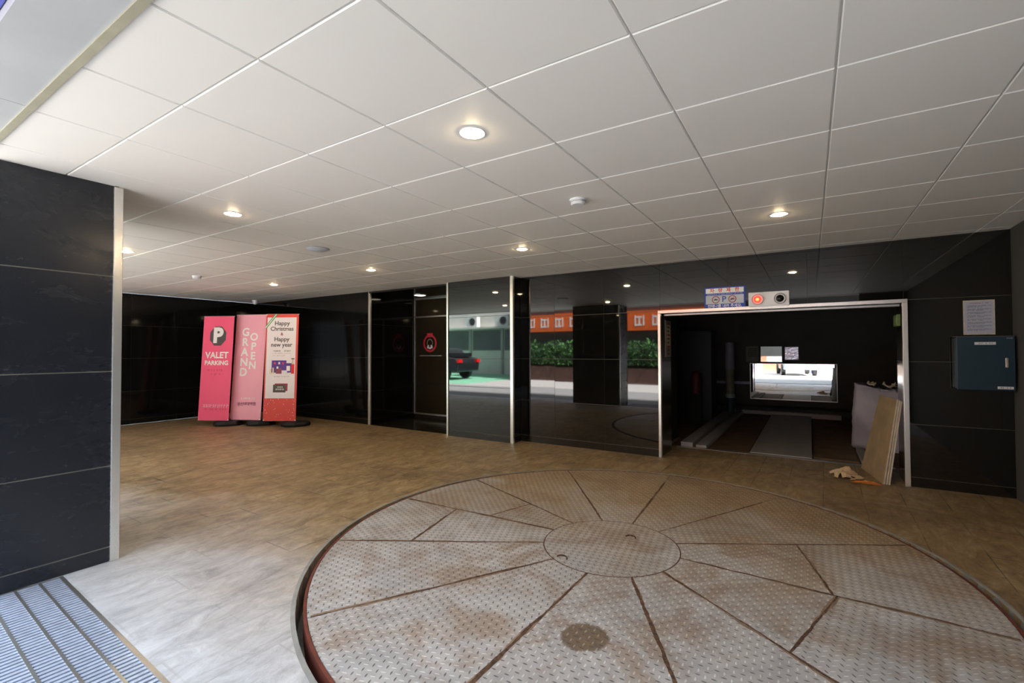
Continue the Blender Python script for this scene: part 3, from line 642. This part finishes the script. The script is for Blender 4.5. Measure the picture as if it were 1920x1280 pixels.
o = empty('signal_light_box', (-.387, YF, 1.905)); tag(o, 'white signal box above the car opening with a lit red lamp and a dark lamp', 'signal light')
bx_ = part(MB().box((-.2, -.07, -.078), (.2, 0, .082)), 'housing', M['white_pl'], o, bevel=.005)
for x, lit in ((-.108, True), (.112, False)):
    T = Matrix.Translation((x, -.07, .0)) @ Matrix.Rotation(pi / 2, 4, 'X')
    part(MB().lathe([(.060, 0), (.062, .012), (.056, .014), (.050, .004)], 32, T, False), 'bezel', M['alu'], bx_, smooth=True)
    hood = MB(); n = 14
    for k in range(n):
        a, b = R(-20) + R(220) * k / n, R(-20) + R(220) * (k + 1) / n
        for r0, r1, y0, y1 in ((.060, .060, -.07, -.095), (.057, .057, -.07, -.095)):
            hood.face([(x + r0 * cos(a), y0, r0 * sin(a)), (x + r0 * cos(b), y0, r0 * sin(b)), (x + r1 * cos(b), y1, r1 * sin(b)), (x + r1 * cos(a), y1, r1 * sin(a))])
        hood.face([(x + .060 * cos(a), -.095, .060 * sin(a)), (x + .060 * cos(b), -.095, .060 * sin(b)), (x + .057 * cos(b), -.095, .057 * sin(b)), (x + .057 * cos(a), -.095, .057 * sin(a))])
    part(hood, 'lamp_hood', M['white_pl'], bx_)
    ln = part(MB().lathe([(.040, 0), (.038, .010), (.025, .020), (.001, .024)], 28, T, False), 'red_lens' if lit else 'dark_lens', M['lampred'] if lit else M['deadlamp'], bx_, smooth=True)
    ln['label'] = 'lit red lens' if lit else 'unlit black lens'
    if lit: part(MB().lathe([(.018, .0215), (.001, .026)], 20, T, False), 'lens_core', M['lampred_core'], ln, smooth=True)

o = empty('rules_notice', (1.326, YF, 1.635)); tag(o, 'pale framed notice with lines of small print above the navy cabinet', 'notice')
part(MB().box((-.107, -.010, -.16), (.107, 0, .16)), 'frame', M['wood_edge'], o); part(MB().box((-.098, -.0115, -.150), (.098, -.0095, .150)), 'sheet', M['notice'], o)
marks(M['dred_print'], o, -.06, .06, .132, .010, -.0115, seed=31, fill=.9)
for k in range(8): marks(M['label_k'], o, -.08, .082, .108 - k * .031, .0065, -.0115, seed=40 + k, rows=2, gap=.011, fill=.9)

o = empty('electrical_cabinet', (1.337, YF, 1.213)); tag(o, 'dark navy wall mounted electrical cabinet on the right of the back wall', 'electrical cabinet')
bd = part(MB().box((-.185, -.10, -.235), (.185, 0, .235)), 'body', M['navy_cab'], o, bevel=.004)
d_ = part(MB().box((-.192, -.122, -.242), (.192, -.10, .242)), 'door', M['navy_cab'], o, bevel=.004)
part(MB().box((.128, -.130, -.035), (.146, -.121, .05)), 'latch', M['chrome'], d_, bevel=.002)
for a, b, c, d in ((-.07, .07, .168, .192), (.075, .178, -.228, -.205)):
    lb = part(MB().box((a, -.1235, c), (b, -.1215, d)), 'label_strip', M['label_w'], d_)
for (a, b, z) in ((-.05, .05, .18), (.085, .17, -.2165)): marks(M['label_k'], d_, a, b, z, .011, -.1235, seed=int(abs(z * 1000)), fill=.6)
marks(M['label_w'], d_, .14, .18, .225, .007, -.122, seed=77, fill=1)
part(MB().box((-.194, -.115, .242), (.194, -.0, .246)), 'drip_edge', M['joint'], o)

o = empty('jamb_sign', (-1.598, 6.30, 1.49)); tag(o, 'narrow vertical sign plate on the left jamb inside the car opening', 'sign')
part(MB().box((-.001, -.13, -.24), (.008, .13, .24)), 'plate', simple('brown_plate', '7d7468', .5), o)
part(MB().box((.008, -.09, -.10), (.0095, .09, .18)), 'pale_field', simple('pale_field', 'bdb59b', .5), o)
for k in range(9):
    z = .20 - k * .05; MB().box((.0095, -.07, z - .012), (.0105, .07 - .02 * (k % 3), z + .012)).build('print_row', M['dred_print' if k % 3 == 0 else 'grey_print'], o)
o = empty('green_junction_box', (.783, 6.22, 1.64)); tag(o, 'small green box high on the right jamb inside the car opening', 'junction box')
part(MB().box((-.03, -.12, -.06), (0, .12, .06)), 'box', simple('dull_green_paint', '69804a', .5), o, bevel=.004); part(MB().box((-.033, -.10, -.045), (-.030, .10, .045)), 'cover', simple('pale_green_paint', '8da06b', .5), o)

# ---------------------------------------------------------------- car lift room
YB = 11.78
mb = MB(); mb.box((-3.4, YW + .5, -.3), (2.2, YB + .3, -.03)); struct(mb.build('floor_lift_pit', M['lane']))
mb = MB(); mb.box((-1.6, 6.70, -.05), (.79, 6.78, .003)); struct(mb.build('trim_threshold', M['alu']))
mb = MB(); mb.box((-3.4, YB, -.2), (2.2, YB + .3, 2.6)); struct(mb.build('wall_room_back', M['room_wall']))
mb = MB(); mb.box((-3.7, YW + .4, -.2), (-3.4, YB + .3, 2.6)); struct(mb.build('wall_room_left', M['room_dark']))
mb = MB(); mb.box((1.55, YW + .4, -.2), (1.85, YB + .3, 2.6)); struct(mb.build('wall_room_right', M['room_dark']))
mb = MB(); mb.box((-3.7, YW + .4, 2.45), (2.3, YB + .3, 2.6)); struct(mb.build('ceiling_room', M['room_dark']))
pal = empty('lift_pallet', (-.35, 8.85, 0)); tag(pal, 'grey steel car lift pallet between two brown wheel lanes on the lift room floor', 'lift pallet')
part(MB().box((-.34, -2.05, -.02), (.35, 2.1, .012)), 'centre_deck', M['pallet'], pal, bevel=.005)
part(MB().box((-.86, -2.05, -.03), (-.36, 2.1, -.006)), 'wheel_lane', M['lane'], pal); part(MB().box((.37, -1.9, -.03), (.83, 1.5, -.006)), 'wheel_lane', M['lane'], pal)
part(MB().box((.352, -1.9, -.03), (.368, 1.5, .02)), 'lane_edge', M['room_dark'], pal); part(MB().box((-1.01, -2.05, -.03), (-.87, 2.3, .035)), 'side_kerb', M['kerb'], pal, bevel=.006)
part(MB().box((.85, -2.0, -.03), (.93, -1.1, .03)), 'side_kerb', M['pallet'], pal, bevel=.006); part(MB().box((-.9, 2.1, -.03), (.84, 2.25, .06)), 'end_stop', M['pallet'], pal)
o = tag(MB().box((-1.56, 6.80, -.03), (-1.40, 11.3, .06)).build('guide_rail', M['pallet'], None, .006), 'long concrete guide rail along the left of the lift pallet', 'rail')
o = tag(MB().box((-3.3, 11.3, -.03), (1.5, YB - .004, .10)).build('back_step', M['room_wall'], None, .01), 'dark raised step along the foot of the lift room back wall', 'step')
mr = empty('large_mirror', (-.347, YB - .03, .64)); tag(mr, 'wide rectangular mirror on the lift room back wall reflecting the bright street', 'mirror')
part(MB().box((-.805, -.022, -.395), (.805, 0, .395)), 'backing', M['room_dark'], mr); gl_ = part(MB().box((-.795, -.026, -.385), (.795, -.022, .385)), 'mirror_glass', M['mirror'], mr)
part(MB().box((-.815, -.034, -.405), (.815, -.0, -.385)).box((-.815, -.03, .385), (.815, 0, .395)).box((-.815, -.03, -.39), (-.80, 0, .39)).box((.80, -.03, -.39), (.815, 0, .39)), 'mirror_frame', M['mirror_trim'], mr)
mr.rotation_euler = (R(-.3), 0, 0)
for nm, x0, x1, z0, z1, yaw_, pit, lab in (('small_mirror', -.94, -.53, 1.07, 1.405, R(1), R(-1.2), 'small square mirror upper left of the wide mirror'), ('small_mirror', -.49, -.20, 1.10, 1.41, R(-1), R(-.6), 'small crinkled reflective panel beside the upper mirror')):
    s_ = empty(nm, ((x0 + x1) / 2, YB - .05, (z0 + z1) / 2)); tag(s_, lab, 'mirror'); s_.rotation_euler = (pit, 0, yaw_)
    a, b = (x1 - x0) / 2, (z1 - z0) / 2
    if 'crinkled' in lab:
        mt = NT('crinkled_foil'); mt.bump(mt.noise(mt.pos((1, 1, 2.2)), 9, 4, .6, .8), .35, .02); mm = mt.set(lin('a9abb8'), .06, 1)
        part(MB().box((-a, -.02, -b), (a, 0, b)), 'frame', M['black_pl'], s_); part(MB().box((-a + .02, -.023, -b + .02), (a - .02, -.02, b - .02)), 'foil_panel', mm, s_)
    else:
        part(MB().box((-a - .01, -.015, -b - .01), (a + .01, 0, b + .01)), 'frame', M['black_pl'], s_); part(MB().box((-a, -.018, -b), (a, -.015, b)), 'mirror_glass', M['mirror'], s_)
o = empty('switch_box', (-1.10, YB, 1.25)); tag(o, 'dim grey green louvred switch box left of the upper mirror', 'switch box')
part(MB().box((-.13, -.12, -.18), (.13, 0, .17)), 'body', simple('grey_green_paint', '6a6d58', .5), o, bevel=.005)
for k in range(5): part(MB().box((-.09, -.126, -.06 + k * .04), (.09, -.12, -.048 + k * .04)), 'louvre', M['room_dark'], o)
o = empty('wall_pipe_column', (-1.42, 10.55, -.03)); tag(o, 'thick pale pipe column with a dark base standing left of the mirrors', 'pipe')
part(MB().lathe([(.075, .46), (.08, .46), (.08, .96), (.001, .96)], 24), 'lower_sleeve', simple('cream_sleeve', '7b7a62', .6), o, smooth=True)
part(MB().lathe([(.001, .96), (.088, .96), (.088, 1.52), (.001, 1.52)], 24), 'upper_pipe', simple('lilac_pipe', '8a8892', .5), o, smooth=True)
part(MB().lathe([(.001, .38), (.09, .38), (.09, .46), (.001, .46)], 24), 'collar', simple('pale_green_collar', '9cab9e', .5), o, smooth=True)
part(MB().lathe([(.001, 0), (.085, 0), (.085, .38), (.001, .38)], 24), 'base_drum', simple('dark_teal_base', '14303a', .5), o, smooth=True)
o = empty('fire_extinguisher', (-1.85, 9.3, -.03)); tag(o, 'dark red fire extinguisher standing in the dim left side of the lift room', 'fire extinguisher')
part(MB().lathe([(.001, .55), (.09, .55), (.095, .6), (.095, .88), (.06, .95), (.025, .97), (.001, .97)], 20), 'cylinder', simple('dark_red_enamel', '5e1a20', .5), o, smooth=True)
part(MB().box((-.02, -.06, .97), (.02, .06, 1.0)), 'valve_handle', M['black_pl'], o); part(MB().tube([(0, .03, .98), (.10, .04, .93), (.115, .03, .75), (.11, .02, .62)], .009), 'hose', M['black_rub'], o)
part(MB().box((-.10, -.10, 0), (.10, .10, .55)), 'pedestal', M['room_dark'], o)
o = tag(MB().box((-3.35, 11.70, .56), (-1.17, 11.775, .62)).build('cable_tray', simple('pale_tray', 'a5a1ae', .5), None, .004), 'pale horizontal cable tray on the back wall left of the wide mirror', 'cable tray')
lr = empty('metal_cabinet', (-2.12, 9.9, -.03)); tag(lr, 'dim vertical cabinet frame in the left depth of the lift room', 'cabinet')
part(MB().box((-.5, -.3, 0), (.5, .3, 1.75)), 'body', M['room_dark'], lr, bevel=.01); part(MB().box((-.5, -.31, .02), (-.02, -.3, 1.7)), 'door', M['black_pl'], lr); part(MB().box((.02, -.31, .02), (.5, -.3, 1.7)), 'door', M['black_pl'], lr)

# leaning boards by the right jamb
bt = MB()
def board(name, k, mat, lab):
    # k-th board away from the jamb
    bf = Vector((.598 + k * .024, 5.895, .0)); bb = Vector((.470 + k * .024, 6.58, .0)); 
    tf = Vector((.735 + k * .018, 6.05 + k * .002, .835 - k * .01)); tb = tf + (bb - bf) * .70
    n = ((bb - bf).cross(tf - bf)).normalized() * .014
    if n.x < 0: n = -n
    mb = MB(); P = [bf, bb, tb, tf]; Q = [p + n for p in P]; 
    mb.v = [tuple(p) for p in P + Q]; mb.f = [(0, 1, 2, 3), (7, 6, 5, 4), (0, 4, 5, 1), (1, 5, 6, 2), (2, 6, 7, 3), (3, 7, 4, 0)]; mb.mi = [0, 1, 1, 1, 1, 1]
    o = mb.build(name, [mat, M['wood_edge']]); return tag(o, lab, 'board', 'boards leaning on the right jamb')
board('leaning_board', 0, M['wood'], 'front tan board of the stack leaning on the right jamb, its broad face showing')
board('leaning_board', .85, M['wood'], 'middle board of the stack leaning on the right jamb, only its pale edge showing')
board('leaning_board', 1.7, M['wood_edge'], 'rear board of the leaning stack, nearest the steel trim of the right jamb')
def crumple(name, cx, cy, sx, sy, h, mat, lab, seed, cat, z0=.0, n=16):
    rnd = random.Random(seed); bm = bmesh.new(); g_ = []
    for i in range(n + 1):
        row = []
        for j in range(n + 1):
            u, v = i / n - .5, j / n - .5; e = 1 - min(1, 2.2 * (u * u + v * v) ** .5)
            row.append(bm.verts.new((cx + sx * u + rnd.uniform(-.3, .3) * sx / n, cy + sy * v + rnd.uniform(-.3, .3) * sy / n, z0 + .004 + max(0, e) * h * rnd.uniform(.2, 1) + rnd.uniform(0, .15) * h)))
        g_.append(row)
    for i in range(n):
        for j in range(n):
            u, v = (i + .5) / n - .5, (j + .5) / n - .5
            if (u * u + v * v) ** .5 < .42 + rnd.uniform(-.08, .08): bm.faces.new((g_[i][j], g_[i + 1][j], g_[i + 1][j + 1], g_[i][j + 1]))
    for v in [v for v in bm.verts if not v.link_faces]: bm.verts.remove(v)
    me = D.meshes.new(name); bm.to_mesh(me); bm.free(); me.materials.append(mat); o = D.objects.new(name, me); COL.objects.link(o)
    s_ = o.modifiers.new('thick', 'SOLIDIFY'); s_.thickness = .002
    return tag(o, lab, cat)
crumple('torn_wrapping_paper', .30, 6.04, .36, .34, .13, M['tape'], 'crumpled tan wrapping paper on the floor at the foot of the leaning boards', 3, 'wrapping', n=10)
crumple('torn_orange_tape', .45, 5.82, .28, .10, .045, M['tape_o'], 'strip of torn orange tape beside the bottom corner of the leaning boards', 9, 'tape', n=10)
# wrapped crate behind the boards
def wrapped():
    o = empty('wrapped_panel_pack', (.80, 8.10, -.03), R(-18)); tag(o, 'tall pack of panels in cloudy plastic film behind the leaning boards', 'wrapped pack')
    bm = bmesh.new(); bmesh.ops.create_cube(bm, size=1); bmesh.ops.subdivide_edges(bm, edges=bm.edges[:], cuts=14, use_grid_fill=True)
    rnd = random.Random(2)
    for v in bm.verts:
        x, y, z = v.co; v.co = Vector((x * .56, y * .30, z * .90)) + Vector((rnd.uniform(-1, 1) * .006, rnd.uniform(-1, 1) * .010 + .02 * sin(z * 9 + x * 4), rnd.uniform(-1, 1) * .006))
        v.co.x += .05 * z; v.co.z += .45
        if z > .49: v.co.z += -.14 * (x + .5)
    me = D.meshes.new('film'); bm.to_mesh(me); bm.free(); me.materials.append(M['wrap'])
    for p in me.polygons: p.use_smooth = True
    a = D.objects.new('plastic_film', me); COL.objects.link(a); a.parent = o
    part(MB().box((-.27, -.13, .0), (.25, .13, .03)), 'base_board', M['room_dark'], o)
    rnd = random.Random(8)
    for k in range(5):
        pts = [(-.1 + k * .08, -.1, .93 - k * .02)]
        for t in range(5): pts.append((pts[-1][0] + rnd.uniform(-.03, .05), pts[-1][1] + rnd.uniform(-.03, .03), pts[-1][2] + rnd.uniform(-.035, .035)))
        part(MB().tube(pts, [.012, .018, .010, .016, .01, .004], 6), 'film_scrap', M['wrap_d'], o)
wrapped()

# ---------------------------------------------------------------- street side, seen only in the reflections
def facade_block():
    b = empty('street_building', (-15, -10.2, 0)); tag(b, 'pale street building with dark windows mirrored in the black pilaster', 'building')
    part(MB().box((-9, -3, 0), (3.2, 0, 7)), 'wall', M['street_white'], b)
    part(MB().box((-9, 0, 2.55), (3.2, .7, 2.65)), 'ledge', M['street_white'], b)
    for x in (-6.5, -3.9, -1.6, .6): part(MB().box((x, 0, 1.35), (x + 2.0, .03, 2.5)), 'window', M['glass_win'], b)
    for x in (-4.2, -1.85, .38, 2.75): part(MB().box((x, 0, 0), (x + .14, .08, 2.55)), 'post', M['pipe'], b)
facade_block()
tag(MB().box((-26, -10.0, -.012), (-11.7, -3.3, .008)).build('green_verge', M['turf']), 'green painted verge in front of the pale street building', 'pavement')
for i, x in enumerate((-16.3, -14.2, -12.6)):
    a = empty('air_conditioner', (x, -9.75, 2.65)); tag(a, ('leftmost', 'middle', 'rightmost')[i] + ' white outdoor air conditioner on the street building ledge', 'air conditioner', 'air conditioners across the street')
    part(MB().box((-.42, -.16, 0), (.42, .16, .62)), 'casing', M['white_paint'], a, bevel=.01)
    part(MB().lathe([(.22, 0), (.24, .02), (.22, .03)], 24, Matrix.Translation((.1, .16, .31)) @ Matrix.Rotation(-pi / 2, 4, 'X'), False), 'fan_ring', M['pipe'], a)
    part(MB().lathe([(.21, 0), (.001, .01)], 24, Matrix.Translation((.1, .162, .31)) @ Matrix.Rotation(-pi / 2, 4, 'X'), False), 'fan_grille', M['car_k'], a)
b = empty('shop_building', (-5.5, -7.0, 0)); tag(b, 'dark shop front with a long orange sign across the street', 'building')
part(MB().box((-6.0, -3, 0), (2.6, 0, 6.5)), 'wall', simple('dark_shop_front', '4a4340', .8), b)
so = part(MB().box((-5.9, 0, 2.16), (2.5, .25, 2.95)), 'orange_sign', M['orange'], b)
rnd = random.Random(4)
for k in range(11):
    x = -5.6 + k * .72; T = Matrix.Translation((x, .25, 2.55)); mb = MB()
    mb.box((0, 0, -.22), (.05, .01, .22), T); mb.box((.05, 0, .12), (.3, .01, .18), T); mb.box((.05, 0, -.2), (.3, .01, -.14), T); mb.box((.16, 0, -.14), (.22, .01, .12), T); mb.box((.34, 0, -.2), (.39, .01, .22), T); mb.build('sign_glyph', M['signwhite'], so)
tag(MB().box((-11.4, -6.95, 0), (-3.2, -6.3, .62)).build('planter_box', M['brick'], None, .02), 'long brown planter below the orange sign', 'planter')
def hedge():
    rnd = random.Random(11); h = empty('hedge', (-7.4, -6.55, .6)); tag(h, 'leafy green hedge growing in the long planter', 'hedge', kind='stuff')
    for mat in ('hedge', 'hedge2'):
        mb = MB()
        for k in range(2600):
            c = Vector((rnd.uniform(-3.9, 4.0), rnd.uniform(-.3, .32), .14 + rnd.uniform(0, 1.05) * (1 - .25 * rnd.random()))); r_ = rnd.uniform(.04, .11)
            a, b2 = Vector((rnd.gauss(0, 1), rnd.gauss(0, 1), rnd.gauss(0, 1))).normalized(), Vector((rnd.gauss(0, 1), rnd.gauss(0, 1), rnd.gauss(0, 1))).normalized()
            mb.face([c - a * r_, c + b2 * r_ * .5, c + a * r_, c - b2 * r_ * .5])
        mb.build('foliage', M[mat], h)
hedge()
b = empty('garage_building', (0.5, -13.0, 0)); tag(b, 'pale building with a peach roller shutter and pink shop wall across the street', 'building')
part(MB().box((-4.2, -3, 0), (8, 0, 1.9)), 'wall', M['white_paint'], b); part(MB().box((-4.2, -3, 1.9), (8, .3, 6.0)), 'upper_wall', M['room_dark'], b)
part(MB().box((-3.3, 0, 0), (-2.2, .05, 1.9)), 'roller_shutter', simple('peach_shutter', 'e2a884', .6), b)
part(MB().box((-.25, 0, 0), (2.9, .06, 1.9)), 'pink_wall', simple('pink_wall', 'e9c3dc', .6), b)
part(MB().box((-.5, 0, 0), (-.3, .14, 1.9)), 'blue_post', simple('blue_post', '4b56a8', .5), b)
def car(name, loc, rz, paint, lab):
    o = empty(name, loc, rz)
    prof = [(-2.15, .35), (-2.2, .75), (-2.05, .98), (-1.5, 1.05), (-1.1, 1.42), (.3, 1.5), (1.15, 1.05), (2.0, .92), (2.2, .7), (2.2, .35)]
    T = Matrix.Rotation(pi / 2, 4, 'X')
    part(MB().prism(prof, -.85, .85, T), 'body', paint, o, bevel=.06)
    part(MB().prism([(-1.35, 1.08), (-1.02, 1.38), (.25, 1.45), (.95, 1.08)], -.86, .86, T), 'side_window', M['car_k'], o)
    part(MB().box((-2.02, -.62, 1.02), (-1.35, .62, 1.2), Matrix.Translation((.12, 0, .02))), 'rear_window', M['car_k'], o)
    for x in (-1.4, 1.4):
        for y in (-.8, .8): part(MB().lathe([(.001, -.1), (.33, -.1), (.33, .1), (.001, .1)], 24, Matrix.Translation((x, y, .33)) @ T), 'wheel', M['black_rub'], o)
    for y in (-.7, .7): part(MB().box((-2.24, y - .14, .78), (-2.12, y + .14, .93)), 'tail_light', M['tail'], o)
    return tag(o, lab, 'car')
car('parked_car', (-.80, -10.2, 0), R(82), simple('grey_car_paint', '7d8b90', .2, .3, .02), 'grey car parked across the street facing the car lift')
car('parked_suv', (-15.55, -5.6, .009), R(178), M['car_k'], 'dark car parked on the green verge across the street')
